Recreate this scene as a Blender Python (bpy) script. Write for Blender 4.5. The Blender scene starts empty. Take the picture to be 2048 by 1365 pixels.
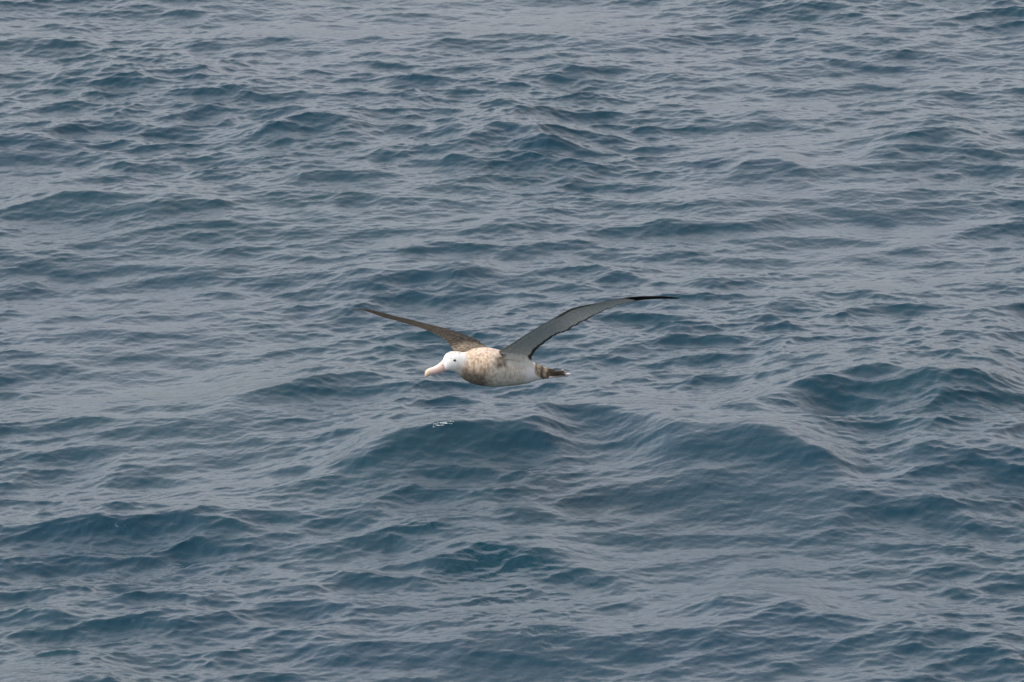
import bpy, bmesh, math, random
import numpy as np
from mathutils import Vector

# ------------------------------------------------------------------ camera, sky, sun, exposure
sc = bpy.context.scene
C = sc.collection
CAM_H = 12.0
PITCH = math.radians(13.0)
HFOV = math.radians(7.0)
cam_d = bpy.data.cameras.new('camera')
cam = bpy.data.objects.new('camera', cam_d)
C.objects.link(cam)
cam.location = (0, 0, CAM_H)
cam.rotation_euler = (math.pi/2 - PITCH, 0, 0)
cam_d.sensor_width = 22.3
cam_d.angle = HFOV
cam_d.clip_start = 0.5
cam_d.clip_end = 20000
cam_d.dof.use_dof = True
cam_d.dof.focus_distance = 49.2
cam_d.dof.aperture_fstop = 9.0
sc.camera = cam

SUN_EL, SUN_AZ = math.radians(52), math.radians(-100)      # azimuth from +Y (view direction), negative = left
w = bpy.data.worlds.new('World'); sc.world = w; w.use_nodes = True
nt = w.node_tree; N = nt.nodes; L = nt.links
for n in list(N): N.remove(n)
sky = N.new('ShaderNodeTexSky'); sky.sky_type = 'NISHITA'; sky.sun_disc = False
sky.sun_elevation = SUN_EL; sky.sun_rotation = SUN_AZ
sky.air_density = 1.0; sky.dust_density = 2.0; sky.ozone_density = 1.5
hs = N.new('ShaderNodeHueSaturation'); hs.inputs['Saturation'].default_value = 0.18
bg = N.new('ShaderNodeBackground'); bg.inputs[1].default_value = 0.125
wo = N.new('ShaderNodeOutputWorld')
tint = N.new('ShaderNodeMix'); tint.data_type = 'RGBA'; tint.blend_type = 'MULTIPLY'; tint.inputs[0].default_value = 1
tint.inputs[7].default_value = (1.0, 0.975, 1.01, 1)            # thin overcast
L.new(sky.outputs[0], hs.inputs['Color']); L.new(hs.outputs[0], tint.inputs[6]); L.new(tint.outputs[2], bg.inputs[0]); L.new(bg.outputs[0], wo.inputs[0])

sd = bpy.data.lights.new('sun', 'SUN'); sd.energy = 2.0; sd.angle = math.radians(55); sd.color = (1.0, 0.965, 0.91)
so = bpy.data.objects.new('sun', sd); C.objects.link(so)
sv = Vector((math.sin(SUN_AZ)*math.cos(SUN_EL), math.cos(SUN_AZ)*math.cos(SUN_EL), math.sin(SUN_EL)))
so.rotation_euler = sv.to_track_quat('Z', 'Y').to_euler()
so.location = (-20, 20, 40)

sc.view_settings.view_transform = 'Standard'
sc.view_settings.look = 'None'
sc.view_settings.gamma = 1.0
sc.view_settings.exposure = 0.85
sc.render.resolution_x = 1024; sc.render.resolution_y = 682

# ------------------------------------------------------------------ helpers
TANX = math.tan(HFOV/2)
def ray(px, py):
    """direction through a point of the 2048 x 1365 frame"""
    u = (px-1024)/1024*TANX; v = -(py-682.5)/1024*TANX
    cp, sp = math.cos(PITCH), math.sin(PITCH)
    return np.array([u, cp+v*sp, -sp+v*cp])
def on_water(px, py):
    d = ray(px, py); t = -CAM_H/d[2]
    return d[0]*t, d[1]*t
def at_depth(px, py, Y):
    d = ray(px, py); t = Y/d[1]
    return np.array([0, 0, CAM_H]) + d*t

def link_obj(name, me, mat=None, parent=None, smooth=True):
    o = bpy.data.objects.new(name, me); C.objects.link(o)
    if mat: me.materials.append(mat)
    if parent: o.parent = parent
    if smooth: me.polygons.foreach_set('use_smooth', [True]*len(me.polygons))
    return o

def new_mat(name):
    m = bpy.data.materials.new(name); m.use_nodes = True
    return m, m.node_tree.nodes, m.node_tree.links, m.node_tree.nodes['Principled BSDF']

# ------------------------------------------------------------------ the sea
def fft_layer(n, L_, lmin, lmax, slope, wind, spread, seed, p=4.0, iso=0.12):
    """random sea patch: height and horizontal displacement, periodic over L_ metres"""
    rng = np.random.default_rng(seed)
    k1 = 2*np.pi*np.fft.fftfreq(n, L_/n)
    kx, ky = np.meshgrid(k1, k1, indexing='ij')
    k = np.hypot(kx, ky); k[0, 0] = 1
    lam = 2*np.pi/k
    th = np.arctan2(ky, kx) - wind
    D = iso + np.abs(np.cos(th))**spread
    band = 1/(1+np.exp(-(np.log(lam/lmin))*6)) * 1/(1+np.exp((np.log(lam/lmax))*6))
    A = k**(-p/2) * np.sqrt(D) * band
    A[0, 0] = 0
    H = A*(rng.normal(size=(n, n)) + 1j*rng.normal(size=(n, n)))
    h = np.fft.ifft2(H).real
    sx = np.fft.ifft2(1j*kx*H).real; sy = np.fft.ifft2(1j*ky*H).real
    s = slope/math.sqrt((sx**2+sy**2).mean())
    dx = np.fft.ifft2(1j*kx/k*H).real; dy = np.fft.ifft2(1j*ky/k*H).real
    return [(a*s).astype(np.float32) for a in (h, dx, dy)], L_

def sample(layer, X, Y):
    F, L_ = layer; n = F[0].shape[0]
    u = np.mod(X/L_, 1)*n; v = np.mod(Y/L_, 1)*n
    i = np.floor(u).astype(np.int32); j = np.floor(v).astype(np.int32)
    fu = (u-i).astype(np.float32); fv = (v-j).astype(np.float32)
    i %= n; j %= n; i2 = (i+1) % n; j2 = (j+1) % n
    return [a[i, j]*(1-fu)*(1-fv)+a[i2, j]*fu*(1-fv)+a[i, j2]*(1-fu)*fv+a[i2, j2]*fu*fv for a in F]

def graded(lo, hi, step, far_lo, far_hi, grow=1.06):
    core = np.arange(lo, hi+step/2, step)
    up = []; s = step; x = core[-1]
    while x < far_hi:
        s *= grow; x += s; up.append(x)
    dn = []; s = step; x = core[0]
    while x > far_lo:
        s *= grow; x -= s; dn.append(x)
    return np.concatenate([dn[::-1], core, up])

gx = graded(-4.5, 4.5, 0.0082, -6000, 6000)
gy = graded(43.0, 67.5, 0.0175, -3000, 9000)
X, Y = np.meshgrid(gx, gy, indexing='ij')
SX = np.gradient(gx)[:, None]; SY = np.gradient(gy)[None, :]
SP = np.maximum(SX, SY)                                   # local cell size: fades waves it cannot carry
def fade(lmin): return np.clip(1.6-SP/(lmin*0.25), 0, 1)

WIND = math.radians(-62)
layers = [
    (fft_layer(512, 97.0, 3.0, 14.0, 0.026, WIND-0.25, 4, 11), 2.5, 0.8),
    (fft_layer(1024, 41.0, 0.9, 3.0, 0.052, WIND-.1, 2, 5, iso=.25), 0.9, 1.0),
    (fft_layer(2048, 19.0, 0.22, 0.9, 0.115, WIND-0.12, 2, 8, iso=.2), 0.25, 1.4),
    (fft_layer(2048, 14.1, 0.042, 0.22, 0.145, WIND-0.05, 2, 21, iso=.25), 0.08, 1.1),
]
Z = np.zeros_like(X); DX = np.zeros_like(X); DY = np.zeros_like(X)
fields = []
for lay, lm, chop in layers:
    h, dx, dy = sample(lay, X, Y)
    if lm < .5:                                            # gusts: rougher and smoother patches
        g = sum(np.sin(X*a_+Y*b_+c_) for a_, b_, c_ in ((.9, .35, 1), (-.55, .62, 2.2), (1.7, -.21, .4), (.3, .9, 5), (2.3, .5, 3)))/5
        g = np.clip(1+.75*g, .6, 1.32); h, dx, dy = h*g, dx*g, dy*g
    fields.append((h*fade(lm), dx*fade(lm)*chop, dy*fade(lm)*chop))
# larger waves that stand where the photograph shows them: (crest points, height, width of the face in m)
RIDGES = [
    ([(700,898),(830,880),(960,872),(1060,868),(1130,890)], .125, .6),
    ([(1040,880),(1150,848),(1290,878),(1380,905)], .065, .5),
    ([(1300,905),(1450,893),(1560,908),(1700,945)], .10, .6),
    ([(560,925),(820,890),(1150,850),(1500,858),(2150,830)], .125, 2.7),
    ([(1480,815),(1680,762),(1860,768),(2100,752)], .14, .95),
    ([(1800,920),(1920,905),(2120,922)], .085, .7),
    ([(880,296),(1030,262),(1170,290)], .075, .75),
    ([(510,266),(640,246),(730,262)], .05, .5),
    ([(1740,296),(1850,266),(1990,280)], .065, .65),
    ([(660,550),(830,518),(1000,532)], .055, .6),
    ([(-60,1372),(200,1343),(300,1380)], .09, .5),
    ([(0,412),(110,392),(420,398)], .045, .5),
    ([(1455,250),(1530,238),(1640,246)], .03, .4),
    ([(1470,338),(1540,325),(1620,343)], .035, .4),
    ([(420,800),(700,742),(880,750)], .06, .6),
    ([(-40,66),(90,58),(190,68)], .045, .5),
    ([(140,140),(340,128),(460,148)], .045, .5),
    ([(830,1120),(960,1085),(1180,1105)], .05, .5),
    ([(1400,1215),(1490,1195),(1640,1210)], .05, .45),
    ([(1300,985),(1500,975),(1700,1000),(2060,1000)], .07, .8),
    ([(0,1045),(300,1022),(480,1045)], .045, .5),
    ([(180,945),(300,930),(420,950)], .035, .45),
    ([(1100,143),(1290,130),(1380,148)], .03, .45),
    ([(0,1215),(240,1195),(420,1215)], .05, .5),
]
RH = np.zeros_like(X)
for pts, H_, wd in RIDGES:
    P = []
    for p in pts:
        d_ = ray(*p); t_ = (1.35*H_-CAM_H)/d_[2]; P.append((d_[0]*t_, d_[1]*t_))
    P = np.array(P)
    x0, x1 = P[0, 0], P[-1, 0]
    yc = np.interp(X, P[:, 0], P[:, 1])
    # smooth the crest line
    xs = np.linspace(x0-2, x1+2, 400); ys = np.interp(xs, P[:, 0], P[:, 1])
    ker = np.exp(-np.linspace(-2, 2, 41)**2); ker /= ker.sum()
    ysm = np.convolve(np.pad(ys, 20, mode='edge'), ker, 'valid')
    yc = np.interp(X, xs, ysm)
    m = (x0+x1)/2; hw = (x1-x0)/2
    env = 1/(1+np.exp((np.abs(X-m)-hw*.9)/(hw*.16)))
    d = (Y-yc)/wd                                          # negative = towards the camera
    front = np.exp(-(np.abs(np.minimum(d, 0))/0.62)**1.5)
    back = np.exp(-(np.maximum(d, 0)/1.35)**1.5)
    RH += 1.35*H_*env*np.where(d < 0, front, back)
RH *= fade(2.0)
for h, dx, dy in fields:
    Z += h; DX += dx; DY += dy
# small waves grow rougher on the crests, as wind does
Z += RH - RH.mean()
VX = X+DX; VY = Y+DY
nx, ny = X.shape
co = np.stack([VX, VY, Z], -1).reshape(-1, 3).astype(np.float32)
me = bpy.data.meshes.new('sea')
idx = np.arange(nx*ny, dtype=np.int32).reshape(nx, ny)
q = np.stack([idx[:-1, :-1], idx[1:, :-1], idx[1:, 1:], idx[:-1, 1:]], -1).reshape(-1, 4)
me.vertices.add(len(co)); me.vertices.foreach_set('co', co.ravel())
me.loops.add(q.size); me.loops.foreach_set('vertex_index', q.ravel())
me.polygons.add(len(q)); me.polygons.foreach_set('loop_start', np.arange(0, q.size, 4, dtype=np.int32))
me.update(calc_edges=True)
# where each point of the surface appears from the deck (to find the crests)
_cp, _sp = math.cos(PITCH), math.sin(PITCH)
_f = VY*_cp-(Z-CAM_H)*_sp
PXX = 1024+VX/_f/TANX*1024; PYY = 682.5-(VY*_sp+(Z-CAM_H)*_cp)/_f/TANX*1024
_in = (np.abs(VX) < 5) & (VY > 42) & (VY < 70)
def seen(px, py):
    d = np.where(_in, (PXX-px)**2+(PYY-py)**2, 1e9)
    k = np.argwhere(d < max(d.min()*1.5, 6.0)); k = k[np.argmin(VY[k[:, 0], k[:, 1]])]
    return float(VX[k[0], k[1]]), float(VY[k[0], k[1]]), float(Z[k[0], k[1]])
m, N, L, B = new_mat('sea_water')
B.inputs['Base Color'].default_value = (0.004, 0.030, 0.052, 1)
B.inputs['Roughness'].default_value = 0.07
B.inputs['IOR'].default_value = 1.333
tc = N.new('ShaderNodeTexCoord')
mp = N.new('ShaderNodeMapping'); mp.inputs['Scale'].default_value = (1.0, 0.6, 1.0); mp.inputs['Rotation'].default_value = (0, 0, .5)
no = N.new('ShaderNodeTexNoise'); no.inputs['Scale'].default_value = 30; no.inputs['Detail'].default_value = 4; no.inputs['Roughness'].default_value = .6
bu = N.new('ShaderNodeBump'); bu.inputs['Strength'].default_value = 0.35; bu.inputs['Distance'].default_value = 0.014
L.new(tc.outputs['Object'], mp.inputs[0]); L.new(mp.outputs[0], no.inputs['Vector'])
L.new(no.outputs[0], bu.inputs['Height']); L.new(bu.outputs[0], B.inputs['Normal'])
# deep water: the upwelling colour drifts a little between green and blue
n2 = N.new('ShaderNodeTexNoise'); n2.inputs['Scale'].default_value = 0.35; n2.inputs['Detail'].default_value = 2
cr = N.new('ShaderNodeMix'); cr.data_type = 'RGBA'
cr.inputs[6].default_value = (0.003, 0.030, 0.042, 1); cr.inputs[7].default_value = (0.002, 0.024, 0.046, 1)
L.new(tc.outputs['Object'], n2.inputs['Vector']); L.new(n2.outputs[0], cr.inputs[0]); L.new(cr.outputs[2], B.inputs['Base Color'])
sea = link_obj('water', me, m)
sea['kind'] = 'structure'
sea['label'] = 'grey blue choppy open sea with small wind waves'

# ------------------------------------------------------------------ the foam flecks on the main crest
rnd = random.Random(4)
bm = bmesh.new()
def fleck(cx, cy, cz, r):
    vs = bmesh.ops.create_icosphere(bm, subdivisions=1, radius=1)['verts']
    sx, sy, sz = r*rnd.uniform(.7, 2.2), r*rnd.uniform(.8, 2.0), r*rnd.uniform(.35, .7)
    for v in vs:
        k = rnd.uniform(.7, 1.25)
        v.co = Vector((cx+v.co.x*sx*k, cy+v.co.y*sy*k, cz+v.co.z*sz*k))
for i in range(80):
    px = rnd.gauss(881, 10); py = rnd.choice((846.5, 850.5))+rnd.gauss(0, .8) + (px-880)*-.14
    x, y, z = seen(px, py)
    fleck(x, y, z+0.002, rnd.uniform(.0012, .0036))
me = bpy.data.meshes.new('foam'); bm.to_mesh(me); bm.free()
m, N, L, B = new_mat('foam_white'); B.inputs['Base Color'].default_value = (.62, .68, .70, 1); B.inputs['Roughness'].default_value = .6
fo = link_obj('foam', me, m)
fo['kind'] = 'stuff'; fo['label'] = 'small white foam flecks on the wave crest below the bird'

# ------------------------------------------------------------------ the albatross
YB = 47.4                                   # ground distance of the body's middle
AN = at_depth(1000, 738, YB)
S = (at_depth(1001, 738, YB)-at_depth(1000, 738, YB))[0]      # metres per pixel there
bird = bpy.data.objects.new('albatross', None); C.objects.link(bird)
bird.location = AN; bird.empty_display_size = .2
bird['label'] = 'large albatross with white head, pink bill and long brown wings gliding low over the sea'
bird['category'] = 'bird'
def BP(px, py, d): return at_depth(px, py, YB+d)-AN

def yaw_at(x):
    return math.radians(np.interp(x, [850, 905, 945, 1140], [14, 14, 36, 36]))
xs_t = np.arange(840, 1145, 1.0)
dd = np.cumsum([math.tan(yaw_at(x))*S for x in xs_t]); dd -= np.interp(1000, xs_t, dd)
def depth(x): return float(np.interp(x, xs_t, dd))

ST = np.array([  # px x, top, bottom, half width in m
 (884,727,738,.008),(886,721,740.5,.018),(889,713.5,741.5,.030),(894,707.5,742,.040),(900,704.3,742,.047),(908,703,743.5,.051),
 (916,703.2,748.5,.054),(924,704.8,756.5,.062),(935,704.3,764,.082),(947,700.8,769,.103),(960,696.5,772,.119),
 (975,695.3,773.5,.128),(990,697.5,773.6,.130),(1005,701.5,773,.128),(1020,706,771.6,.121),(1035,711,769.6,.111),
 (1050,716.5,766,.098),(1062,722.3,762.8,.080),(1072,727,760.6,.062),(1082,731.3,759,.046),(1092,735.3,758,.032),(1100,737.5,757.3,.024),(1110,740,755.5,.017),(1115,743.5,752.5,.008)])
def cubic(xq, xp, fp):
    """smooth (Catmull-Rom like) interpolation"""
    mth = np.gradient(fp, xp)
    i = np.clip(np.searchsorted(xp, xq)-1, 0, len(xp)-2)
    h = xp[i+1]-xp[i]; t = (xq-xp[i])/h
    return ((2*t**3-3*t**2+1)*fp[i] + (t**3-2*t**2+t)*h*mth[i] + (-2*t**3+3*t**2)*fp[i+1] + (t**3-t**2)*h*mth[i+1])

NR = 32
xr = np.concatenate([np.linspace(884, 900, 6)[:-1], np.linspace(900, 992, 20)[:-1], np.linspace(992, 1060, 13)[:-1], np.linspace(1060, 1115, 15)])
rings = []; info = []
verts = []; attr = []     # attr: kind(0 body,1 near wing,2 far wing), a, b
for x in xr:
    top, bot, hw = (cubic(x, ST[:, 0], ST[:, k]) for k in (1, 2, 3))
    c = BP(x, (top+bot)/2, depth(x)); hz = (bot-top)/2*S/math.cos(PITCH)*.99
    ya = yaw_at(x); lat = np.array([math.sin(ya), -math.cos(ya), 0])     # towards the camera side
    r = []
    for j in range(NR):
        a = 2*math.pi*j/NR                    # 0 = top, quarter = near side
        ca, sa = math.cos(a), math.sin(a)
        p = c + np.array([0, 0, 1])*hz*ca + lat*hw*math.copysign(abs(sa)**.94, sa)
        r.append(len(verts)); verts.append(p); attr.append((0., x, a/math.pi))
    rings.append(r)
faces = []
i0 = 5+19+0; i1 = i0+11                        # rings that carry the wing roots
nseg = i1-i0
NJ = [(5, 7), (NR-7, NR-5)]                     # near: ring columns 5..7, far: mirrored
def in_hole(i, j):
    return i0 <= i < i1 and any(a <= j < b for a, b in NJ)
for i in range(len(xr)-1):
    for j in range(NR):
        if in_hole(i, j): continue
        j2 = (j+1) % NR
        faces.append((rings[i][j], rings[i][j2], rings[i+1][j2], rings[i+1][j]))
for r, x in ((rings[0], 882.5), (rings[-1], 1116.5)):
    c = sum(verts[k] for k in r)/NR; c = c+np.array([(x-(884 if x < 1000 else 1115))*S, 0, 0])
    k = len(verts); verts.append(c); attr.append((0., x, 0.))
    for j in range(NR):
        f = (r[j], r[(j+1) % NR], k)
        faces.append(f if x > 1000 else f[::-1])

# wing outlines: (leading edge px, trailing edge px, depth of the leading edge)
NEAR = [((995,706),(1061,717),-.085),((1021,690),(1075,697),-.20),((1047,673),(1092,684),-.31),((1070,659),(1111,670.5),-.41),
        ((1094,645),(1132,663),-.50),((1118,631),(1151,652),-.58),((1142,618),(1172,640),-.65),((1165,612),(1192,629),-.71),
        ((1190,607.5),(1213,619),-.76),((1228,598.8),(1246,607.5),-.83),((1270,594),(1284,600.5),-.89),((1313,592.8),(1322,598.3),-.94),((1341,594.0),(1346,598),-.965),((1358,596.0),(1360,598),-.975)]
FAR = [((916,708),(984,701),.10),((905,696),(972,693),.18),((899,688),(958,683),.26),((889,679),(943,675.5),.34),((870,668),(917,665),.46),((846,658),(888,656.5),.57),
       ((818,649.5),(854,648),.68),((795,642.3),(826,640.8),.76),((774,637),(801,635),.82),((755,631),(778,629),.88),((738,624.6),(756,623.6),.93),((724,620.8),(737,619.6),.96),((713,619.4),(716,617.6),.98)]
SECT = 110
def build_wing(tab, kind, hole):
    a, b = hole
    tab = [(np.array(l, float), np.array(t, float), d) for l, t, d in tab]
    le = np.array([[*l, d] for l, t, d in tab]); te = np.array([[*t, 0] for l, t, d in tab])
    tn = math.tan(math.radians(36))
    te[:, 2] = le[:, 2] + (te[:, 0]-le[:, 0])*S*tn
    le3 = np.array([BP(*p) for p in le]); te3 = np.array([BP(*p) for p in te])
    s = np.concatenate([[0], np.cumsum(np.linalg.norm(np.diff(le3, axis=0), axis=1))]); s /= s[-1]
    tq = np.linspace(0, 1, SECT)**1.0
    LE = np.stack([cubic(tq, s, le3[:, k]) for k in range(3)], 1)
    TE = np.stack([cubic(tq, s, te3[:, k]) for k in range(3)], 1)
    rr = random.Random(kind*7)
    # the hole's loop: upper edge front to back, back side, lower edge back to front, front side
    if kind == 1: up, mid, lo = a, a+1, b
    else: up, mid, lo = b, a+1, a
    prev = [rings[i][up % NR] for i in range(i0, i1+1)] + [rings[i1][mid]] + [rings[i][lo % NR] for i in range(i1, i0-1, -1)] + [rings[i0][mid]]
    M = len(prev)
    n = nseg
    ph = 0
    for q_, t in enumerate(tq):
        if q_ == 0: continue
        l, e = LE[q_], TE[q_]
        if t < .97:                                        # feather tips along the trailing edge
            ph += rr.uniform(.5, 1.1)
            jag = (.012 if t < .75 else .006)*(ph % 1.0 - .5)
            e = e + (e-l)/max(np.linalg.norm(e-l), 1e-4)*jag*min(1, t*6)
        ch = e-l; cl = np.linalg.norm(ch)
        sp = LE[min(q_+1, SECT-1)]-LE[q_-1]; sp = sp/np.linalg.norm(sp)
        nn = np.cross(ch, sp); nn /= np.linalg.norm(nn)
        if nn[2] < 0: nn = -nn
        th = np.interp(t, [0, .15, .5, .8, 1], [.050, .034, .020, .010, .006]) * min(1, cl/.06)
        camb = .055*cl
        cs = [(1-math.cos(math.pi*k/n))/2 for k in range(n+1)]
        cs = [c_*.5 + (k/n)*.5 for k, c_ in enumerate(cs)]
        def prof(c): return (2.6*math.sqrt(max(c, 0))*(1-c)**1.3)*.5 + .05
        def cam_(c): return camb*4*c*(1-c)
        loop = []
        for c in cs: loop.append((l+ch*c+nn*(cam_(c)+th*.62*prof(c)), c, 1.))
        loop.append((l+ch*1.0, 1., .5))
        for c in cs[::-1]: loop.append((l+ch*c+nn*(cam_(c)-th*.38*prof(c)), c, 0.))
        loop.append((l-ch/max(cl, 1e-4)*th*.12, 0., .5))
        cur = []
        for p, c, up_ in loop:
            cur.append(len(verts)); verts.append(p); attr.append((float(kind), t, c+ (2 if up_ > .4 else 0)))
        for k in range(M):
            k2 = (k+1) % M
            f = (prev[k], prev[k2], cur[k2], cur[k])
            faces.append(f if kind == 1 else f)
        prev = cur
    faces.append(tuple(prev))
build_wing(NEAR, 1, NJ[0])
build_wing(FAR, 2, NJ[1])
me = bpy.data.meshes.new('body_cage')
me.from_pydata([tuple(v) for v in verts], [], faces); me.update()
bm = bmesh.new(); bm.from_mesh(me); bmesh.ops.recalc_face_normals(bm, faces=bm.faces); bm.to_mesh(me); bm.free()
at = np.array(attr)
for k, nme in enumerate(('part', 'pa', 'pb')):
    A_ = me.attributes.new(nme, 'FLOAT', 'POINT'); A_.data.foreach_set('value', at[:, k].astype(np.float32))
body = link_obj('body', me, None, bird)
ss = body.modifiers.new('s', 'SUBSURF'); ss.levels = 2; ss.render_levels = 2
dg = bpy.context.evaluated_depsgraph_get()
bme = bpy.data.meshes.new_from_object(body.evaluated_get(dg))
body.modifiers.clear(); body.data = bme; bme.name = 'body'
nv = len(bme.vertices)
def rd(nme):
    a = np.zeros(nv, np.float32); bme.attributes[nme].data.foreach_get('value', a); return a
part, pa, pb = rd('part'), rd('pa'), rd('pb')
P = np.zeros(nv*3, np.float32); bme.vertices.foreach_get('co', P); P = P.reshape(-1, 3)
def sm(x, a, b):
    t = np.clip((x-a)/(b-a), 0, 1); return t*t*(3-2*t)
def mixc(A_, B_, t): return A_*(1-t[:, None])+B_*t[:, None]
col = lambda *c: np.tile(np.array(c, float), (nv, 1))
rng = np.random.default_rng(3)
# smooth random field for ragged plumage borders
ph = rng.uniform(0, 6.28, (14, )); kk = rng.normal(size=(14, 3))*55
wob = sum(np.sin(P@kk[i]+ph[i]) for i in range(14))/14*1.9
# body plumage: a = main colour, b = colour of the mottling
xx = P[:, 0]/S+1000; an = pb*np.pi; upness = np.cos(an)      # 1 = back, -1 = belly
white, cream = col(.80, .79, .75), col(.70, .52, .38)
A = white.copy(); Bc = white.copy()*.97; M_ = np.zeros(nv)
neck = sm(xx+wob*7-upness*7, 914, 936)
chest = neck*(1-sm(xx+wob*7-upness*4, 968, 1006))
A = mixc(A, col(.76, .60, .45), neck); Bc = mixc(Bc, col(.40, .29, .20), neck)
low = sm(-upness+wob*.2, -.25, .5)
A = mixc(A, col(.26, .215, .165), chest*low); Bc = mixc(Bc, col(.155, .125, .095), chest*low)
belly = sm(xx+wob*6-upness*6, 966, 1000)
A = mixc(A, col(.72, .66, .57), belly); Bc = mixc(Bc, col(.50, .44, .35), belly)
rump = sm(xx+wob*5, 1040, 1058)
A = mixc(A, col(.80, .78, .74), rump); Bc = mixc(Bc, col(.76, .73, .69), rump)
back = sm(upness+wob*.12, .62, .86)*sm(xx, 940, 965)*(1-sm(xx, 1050, 1062))
A = mixc(A, col(.70, .58, .48), back); Bc = mixc(Bc, col(.44, .32, .24), back)
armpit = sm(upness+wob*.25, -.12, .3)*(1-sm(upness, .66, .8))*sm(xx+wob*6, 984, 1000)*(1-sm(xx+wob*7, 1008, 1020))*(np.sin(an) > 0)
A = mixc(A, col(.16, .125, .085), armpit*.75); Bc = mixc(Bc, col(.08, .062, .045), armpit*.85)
vent = sm(xx+wob*1.2-16*(1-sm(upness, -.85, .1)), 1068, 1073)
A = mixc(A, col(.52, .42, .30), vent); Bc = mixc(Bc, col(.17, .13, .085), vent)
bars = vent*(.5+.5*np.sin((xx+wob*1.2-np.abs(upness)*3)*2*np.pi/13.5+.6))**1.5
A = mixc(A, col(.07, .052, .035), bars*.85); Bc = mixc(Bc, col(.04, .03, .02), bars*.85)
tailtop = sm(xx, 1096, 1102)*sm(upness+wob*.1, -.25, .15)
A = mixc(A, col(.028, .022, .016), tailtop*.9); Bc = mixc(Bc, col(.02, .016, .012), tailtop*.9)
cap = sm(upness, .8, .97)*sm(xx, 893, 896)*(1-sm(xx, 918, 924))*.75
Bc = mixc(Bc, col(.30, .25, .15), cap)
py_ = 738-(P[:, 2]*math.cos(PITCH)+P[:, 1]*math.sin(PITCH))/S
def spot(x0, y0, rx, ry): return np.exp(-(((xx-x0)/rx)**2+((py_-y0)/ry)**2)**1.5)
for x0, y0, rx, ry, k_ in ((898, 706.5, 3.2, 1.8, .55), (911, 705, 3.5, 1.8, .5), (905, 704.5, 2.5, 1.5, .35), (901, 716.5, 4.5, 2.4, .35), (918, 707, 3, 2, .25)):
    m_ = spot(x0, y0, rx, ry)*k_
    A = mixc(A, col(.30, .26, .18), m_); Bc = mixc(Bc, col(.24, .20, .14), m_)
# wings
isw = part > .985
blend = (part > .02) & (~isw)
nrm = np.zeros(nv*3, np.float32); bme.vertices.foreach_get('normal', nrm); nzz = nrm.reshape(-1, 3)[:, 2]
near = (part > .5) & (part < 1.5)
t = pa.copy(); up = pb > 1.5; c = np.where(up, pb-2, pb); c = np.clip(c, 0, 1)
mid = (pb > 1.001) & (pb < 1.999)                  # interpolated across the edge between the two faces
brownA, brownB = col(.034, .028, .020), col(.012, .010, .007)
wA = np.where(up[:, None], brownA, col(.70, .67, .61)*(1.12-.3*np.clip(t, 0, 1))[:, None]); wB = np.where(up[:, None], brownB, col(.58, .56, .51))  # underside greys from root to tip: the wing's shading put into its colour
scap = up*(1-sm(t+wob*.03, .05, .14))
wA = mixc(wA, col(.26, .21, .16), scap*.8); wB = mixc(wB, col(.10, .075, .05), scap*.8)
quill = sm(np.abs(np.sin(t*np.pi*46+c*2.5)), .0, .22)*.5+.5      # thin dark lines where the flight feathers overlap
fl = np.where(t < 1, 1-(1-quill)*sm(c, .38, .46)*.55, 1)
rows = 1-.16*(np.sin(c*28+np.sin(t*190)*.5) > .55)*(1-sm(c, .38, .46))
wA = wA*(fl*rows)[:, None]; wB = wB*(fl*rows)[:, None]
speck = (rng.random(nv) > .93)*up*(1-sm(t, .35, .75))
wA = mixc(wA, col(.26, .23, .19), speck*.8); wB = mixc(wB, col(.26, .23, .19), speck*.8)
dark = col(.022, .018, .015)
lead = (~up)*(1-sm(c, .012, .04))*.7
patch = (~up)*(1-sm(c, .10, .17))*sm(t, .40, .46)*(1-sm(t, .60, .68))
trail = (~up)*sm(c+wob*.03+.05*(1-sm(t, .2, .5)), .925, .97)*.92
tip = sm(t+wob*.01-(c-.5)*.03, .775, .80)
tipU = sm(t+wob*.01, .915, .94)
d_ = np.where(up, tipU, np.clip(np.maximum.reduce([lead, trail, tip]), 0, 1))
d_ = np.where(mid, np.maximum(d_, .85*sm(t, .05, .12)), d_)
wA = mixc(wA, col(.10, .075, .05), patch*.8); wB = mixc(wB, col(.05, .04, .03), patch*.8)
wA = mixc(wA, dark, d_); wB = mixc(wB, dark*.8, d_)
A = np.where(isw[:, None], wA, A); Bc = np.where(isw[:, None], wB, Bc)
bt = sm(nzz, .5, .8)
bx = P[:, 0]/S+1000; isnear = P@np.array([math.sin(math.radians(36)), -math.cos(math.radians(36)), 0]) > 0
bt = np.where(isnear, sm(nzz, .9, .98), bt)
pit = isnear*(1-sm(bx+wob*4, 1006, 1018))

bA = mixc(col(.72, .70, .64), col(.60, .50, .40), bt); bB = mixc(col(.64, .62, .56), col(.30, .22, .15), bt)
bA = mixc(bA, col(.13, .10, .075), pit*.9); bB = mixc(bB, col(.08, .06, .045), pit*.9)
A = np.where(blend[:, None], bA, A); Bc = np.where(blend[:, None], bB, Bc)
for nme, arr in (('plumage', A), ('mottle', Bc)):
    ca = bme.color_attributes.new(nme, 'FLOAT_COLOR', 'POINT')
    ca.data.foreach_set('color', np.concatenate([arr, np.ones((nv, 1))], 1).astype(np.float32).ravel())
bme.polygons.foreach_set('use_smooth', [True]*len(bme.polygons)); 

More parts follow.
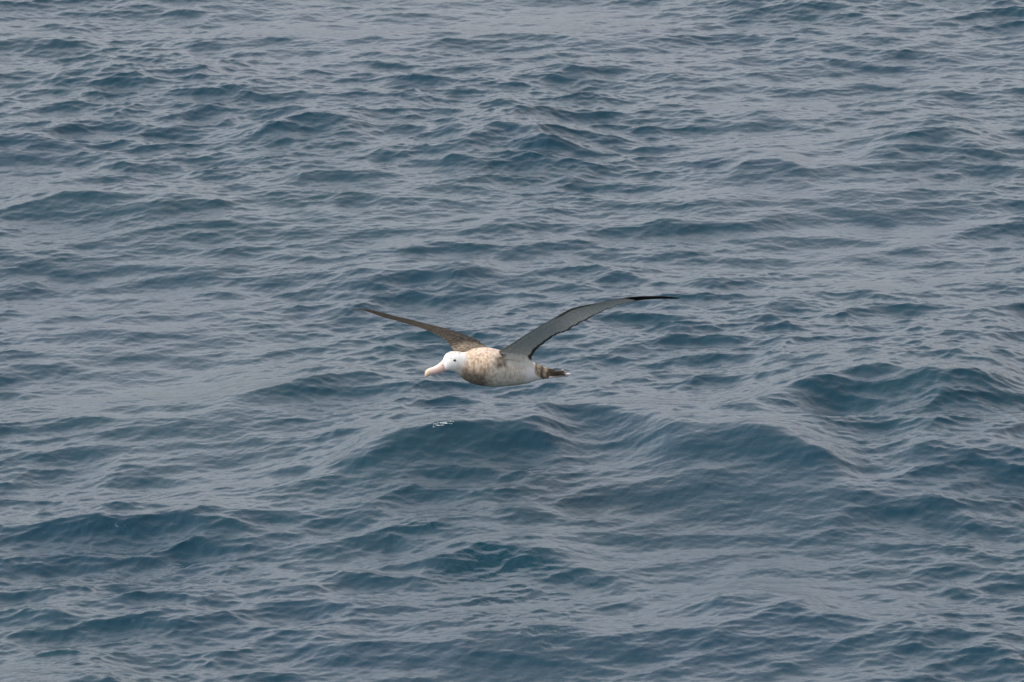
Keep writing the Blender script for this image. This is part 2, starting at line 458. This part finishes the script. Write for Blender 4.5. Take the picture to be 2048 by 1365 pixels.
def plumage_mat(name, scale=(62, 62, 36), rough=.75):
    m, N, L, B = new_mat(name)
    a = N.new('ShaderNodeVertexColor'); a.layer_name = 'plumage'
    b = N.new('ShaderNodeVertexColor'); b.layer_name = 'mottle'
    tc = N.new('ShaderNodeTexCoord'); mp = N.new('ShaderNodeMapping'); mp.inputs['Scale'].default_value = scale
    n = N.new('ShaderNodeTexNoise'); n.inputs['Scale'].default_value = 1; n.inputs['Detail'].default_value = 3; n.inputs['Roughness'].default_value = .6
    r = N.new('ShaderNodeMapRange'); r.inputs[1].default_value = .39; r.inputs[2].default_value = .61
    mx = N.new('ShaderNodeMix'); mx.data_type = 'RGBA'
    L.new(tc.outputs['Object'], mp.inputs[0]); L.new(mp.outputs[0], n.inputs['Vector']); L.new(n.outputs[0], r.inputs[0])
    L.new(r.outputs[0], mx.inputs[0]); L.new(a.outputs[0], mx.inputs[6]); L.new(b.outputs[0], mx.inputs[7]); L.new(mx.outputs[2], B.inputs['Base Color'])
    B.inputs['Roughness'].default_value = rough; B.inputs['Specular IOR Level'].default_value = .06
    bu = N.new('ShaderNodeBump'); bu.inputs['Strength'].default_value = .3; bu.inputs['Distance'].default_value = .004
    L.new(n.outputs[0], bu.inputs['Height']); L.new(bu.outputs[0], B.inputs['Normal'])
    return m
bme.materials.clear(); bme.materials.append(plumage_mat('plumage'))

def loft(name, stations, mat, parent, nr=20, flat=1.0):
    """closed tube through (px x, top, bottom, half width, depth)"""
    vs, fs, R_ = [], [], []
    for (x, tp, bt, hw, d, ya) in stations:
        c_ = BP(x, (tp+bt)/2, d); hz = (bt-tp)/2*S/math.cos(PITCH); lat = np.array([math.sin(ya), -math.cos(ya), 0])
        r = []
        for j in range(nr):
            a = 2*math.pi*j/nr
            r.append(len(vs)); vs.append(c_+np.array([0, 0, 1])*hz*math.cos(a)+lat*hw*math.sin(a))
        R_.append(r)
    for i in range(len(R_)-1):
        for j in range(nr):
            fs.append((R_[i][j], R_[i][(j+1) % nr], R_[i+1][(j+1) % nr], R_[i+1][j]))
    fs.append(tuple(R_[0])); fs.append(tuple(R_[-1]))
    me = bpy.data.meshes.new(name); me.from_pydata([tuple(v) for v in vs], [], fs); me.update()
    bm = bmesh.new(); bm.from_mesh(me); bmesh.ops.recalc_face_normals(bm, faces=bm.faces); bm.to_mesh(me); bm.free()
    return link_obj(name, me, mat, parent)

# bill
yh = math.radians(14)
bst = [(893,716,742,.021),(890,717,742.3,.0225),(887,719.5,743,.0215),(883,724,744.3,.0195),(879,727.2,745.8,.0175),(875,730.2,747.2,.016),(870,733.2,748.5,.015),(865,735.4,749.3,.0145),
       (861,736.5,750.1,.015),(857.5,737.6,751.4,.015),(854.5,739.3,753.4,.0135),(852,741.8,754.9,.011),(850.6,744.4,754.6,.0075),(849.8,747,752.5,.003)]
m, N, L, B = new_mat('bill_horn')
tc = N.new('ShaderNodeTexCoord'); sx = N.new('ShaderNodeSeparateXYZ'); L.new(tc.outputs['Object'], sx.inputs[0])
rp = N.new('ShaderNodeValToRGB'); mr = N.new('ShaderNodeMapRange')
mr.inputs[1].default_value = (850-1000)*S; mr.inputs[2].default_value = (892-1000)*S
L.new(sx.outputs[0], mr.inputs[0]); L.new(mr.outputs[0], rp.inputs[0])
e = rp.color_ramp.elements
e[0].position = 0; e[0].color = (.60, .45, .31, 1); e[1].position = 1; e[1].color = (.76, .53, .48, 1)
k = rp.color_ramp.elements.new(.2); k.color = (.70, .53, .39, 1)
k = rp.color_ramp.elements.new(.30); k.color = (.76, .60, .53, 1)
k = rp.color_ramp.elements.new(.62); k.color = (.76, .56, .48, 1)
L.new(rp.outputs[0], B.inputs['Base Color']); B.inputs['Roughness'].default_value = .42
bill = loft('bill', [(x, a-.3, b+(.9 if x > 855 else 0), c_*1.06, depth(x), yh) for x, a, b, c_ in bst], m, bird)
# the line between upper and lower bill, and the nostril, on both sides
m2, N, L, B = new_mat('bill_dark'); B.inputs['Base Color'].default_value = (.40, .20, .16, 1); B.inputs['Roughness'].default_value = .6
latn = np.array([math.sin(yh), -math.cos(yh), 0])
def bead(name, pts, r, mat, parent):
    bm = bmesh.new(); prev = None
    pts = [Vector(p) for p in pts]
    for i, p in enumerate(pts):
        d = (pts[min(i+1, len(pts)-1)]-pts[max(i-1, 0)]).normalized(); q = d.to_track_quat('Z', 'Y')
        rr_ = r*(.35 if i in (0, len(pts)-1) else 1)
        ring = [bm.verts.new(p+q @ Vector((math.cos(a)*rr_, math.sin(a)*rr_, 0))) for a in [2*math.pi*k/8 for k in range(8)]]
        if prev:
            for k in range(8): bm.faces.new((prev[k], prev[(k+1) % 8], ring[(k+1) % 8], ring[k]))
        else: bm.faces.new(ring[::-1])
        prev = ring
    bm.faces.new(prev)
    bmesh.ops.recalc_face_normals(bm, faces=bm.faces)
    me = bpy.data.meshes.new(name); bm.to_mesh(me); bm.free()
    return link_obj(name, me, mat, parent)
def bill_hw(x): return float(np.interp(x, [s_[0] for s_ in bst[::-1]], [s_[3] for s_ in bst[::-1]]))
for sgn in (1, -1):
    pts = []
    for x, y in ((889, 737.5), (884, 739.3), (878, 741.6), (872, 743.9), (866, 745.6), (861, 746.8)):
        pts.append(BP(x, y, depth(x))+latn*sgn*bill_hw(x)*.93)
    bead('mouth_line', pts, .0012, m2, bill)
    pts = [BP(x, y, depth(x))+latn*sgn*bill_hw(x)*.93 for x, y in ((885, 728.0), (883.5, 729.2), (881.5, 730.6))]
    bead('nostril', pts, .0024, m2, bill)
# eyes
m3, N, L, B = new_mat('eye_dark'); B.inputs['Base Color'].default_value = (.012, .010, .010, 1); B.inputs['Roughness'].default_value = .12
for sgn in (1, -1):
    ex, ey = 905.6, 717.8
    top, bot, hw = (cubic(ex, ST[:, 0], ST[:, k]) for k in (1, 2, 3))
    q_ = (ey-(top+bot)/2)/((bot-top)/2)
    c_ = BP(ex, ey, depth(ex))+latn*sgn*(hw*math.sqrt(1-q_*q_)*.97-.002)
    bm = bmesh.new(); bmesh.ops.create_uvsphere(bm, u_segments=16, v_segments=10, radius=.0078)
    for v in bm.verts: v.co = Vector((v.co.x*1.15, v.co.y, v.co.z*.92))+Vector(c_)
    me = bpy.data.meshes.new('eye'); bm.to_mesh(me); bm.free()
    link_obj('eye', me, m3, bird)
# tail: overlapping feathers in a shallow fan
m4, N, L, B = new_mat('tail_feathers'); B.inputs['Roughness'].default_value = .7
tc = N.new('ShaderNodeTexCoord'); n = N.new('ShaderNodeTexNoise'); n.inputs['Scale'].default_value = 60; rp = N.new('ShaderNodeValToRGB')
rp.color_ramp.elements[0].color = (.020, .017, .013, 1); rp.color_ramp.elements[1].color = (.085, .065, .045, 1)
rp.color_ramp.elements[0].position = .35; rp.color_ramp.elements[1].position = .65
L.new(tc.outputs['Object'], n.inputs['Vector']); L.new(n.outputs[0], rp.inputs[0]); L.new(rp.outputs[0], B.inputs['Base Color'])
tail = bpy.data.objects.new('tail', None)
ya = math.radians(36); fw = np.array([-math.cos(ya), -math.sin(ya), 0]); lt = np.array([math.sin(ya), -math.cos(ya), 0]); upv = np.array([0, 0, 1.])
bm = bmesh.new()
base = BP(1097, 744, depth(1097))
tipc = BP(1126, 743.5, depth(1126))
ax = (tipc-base); Lt = np.linalg.norm(ax); ax /= Lt
for f in range(-5, 6):
    an_ = f*.055; ln = Lt*(1.0-.012*f*f/2)
    dirv = ax*math.cos(an_)+lt*math.sin(an_)
    o = base+lt*f*.0055-upv*f*f*.0007+upv*.006+upv*(.001*(f % 2))
    side = np.cross(dirv, upv); side /= np.linalg.norm(side)
    pr = None
    for q_ in range(9):
        u = q_/8; wd_ = .024*(1-u**5*.75)*(.75+.25*min(1, u*4)); 
        cc = o+dirv*ln*u
        ring = [bm.verts.new(Vector(cc+side*wd_*a+upv*b)) for a, b in ((-1, -.001), (-.3, .0015), (.3, .0015), (1, -.001), (.3, -.002), (-.3, -.002))]
        if pr:
            for k in range(6): bm.faces.new((pr[k], pr[(k+1) % 6], ring[(k+1) % 6], ring[k]))
        else: bm.faces.new(ring[::-1])
        pr = ring
    bm.faces.new(pr)
bmesh.ops.recalc_face_normals(bm, faces=bm.faces)
bpy.data.objects.remove(tail)
me = bpy.data.meshes.new('tail'); bm.to_mesh(me); bm.free()
link_obj('tail', me, m4, bird)
# feet folded back under the tail: a shank, three toes and the web between them
m5, N, L, B = new_mat('foot_skin'); B.inputs['Base Color'].default_value = (.80, .70, .69, 1); B.inputs['Roughness'].default_value = .5
for sgn in (1, -1):
    bm = bmesh.new()
    def tube(pts, rs):
        pr = None
        pts = [Vector(p) for p in pts]
        for i, p in enumerate(pts):
            d = (pts[min(i+1, len(pts)-1)]-pts[max(i-1, 0)]).normalized(); q = d.to_track_quat('Z', 'Y')
            ring = [bm.verts.new(p+q @ Vector((math.cos(a)*rs[i], math.sin(a)*rs[i], 0))) for a in [2*math.pi*k/8 for k in range(8)]]
            if pr:
                for k in range(8): bm.faces.new((pr[k], pr[(k+1) % 8], ring[(k+1) % 8], ring[k]))
            else: bm.faces.new(ring[::-1])
            pr = ring
        bm.faces.new(pr)
    off = lt*sgn*.024
    yk = 751.5 if sgn > 0 else 748.5
    heel = BP(1092, yk+2.0, depth(1092))+off; ank = BP(1113, yk+1.0, depth(1113))+off
    tube([heel, (heel+ank)/2, ank], [.007, .006, .008])
    tips = []
    for a_, ln in ((-.24, .9), (0, 1.0), (.22, .93)):
        e_ = BP(1136.5, yk-3.5-a_*15, depth(1136.5))+off
        v_ = e_-ank; v_ = v_*ln + lt*sgn*a_*.05
        mid_ = ank+v_*.5+upv*.004
        tube([ank, mid_, ank+v_*.85, ank+v_], [.006, .0065, .005, .002]); tips.append((ank, mid_, ank+v_*.92))
    for k in (0, 1):
        a0, b0, c0 = tips[k]; a1, b1, c1 = tips[k+1]
        g = [Vector(p) for p in (a0, b0, c0, (c0+c1)/2-(c0-a0)*.06, c1, b1)]
        t_ = Vector(upv)*.0015
        U = [bm.verts.new(p+t_) for p in g]; D_ = [bm.verts.new(p-t_) for p in g]
        bm.faces.new(U); bm.faces.new(D_[::-1])
        for i in range(6): bm.faces.new((U[i], D_[i], D_[(i+1) % 6], U[(i+1) % 6]))
    bmesh.ops.recalc_face_normals(bm, faces=bm.faces)
    me = bpy.data.meshes.new('foot'); bm.to_mesh(me); bm.free()
    link_obj('foot', me, m5, bird)
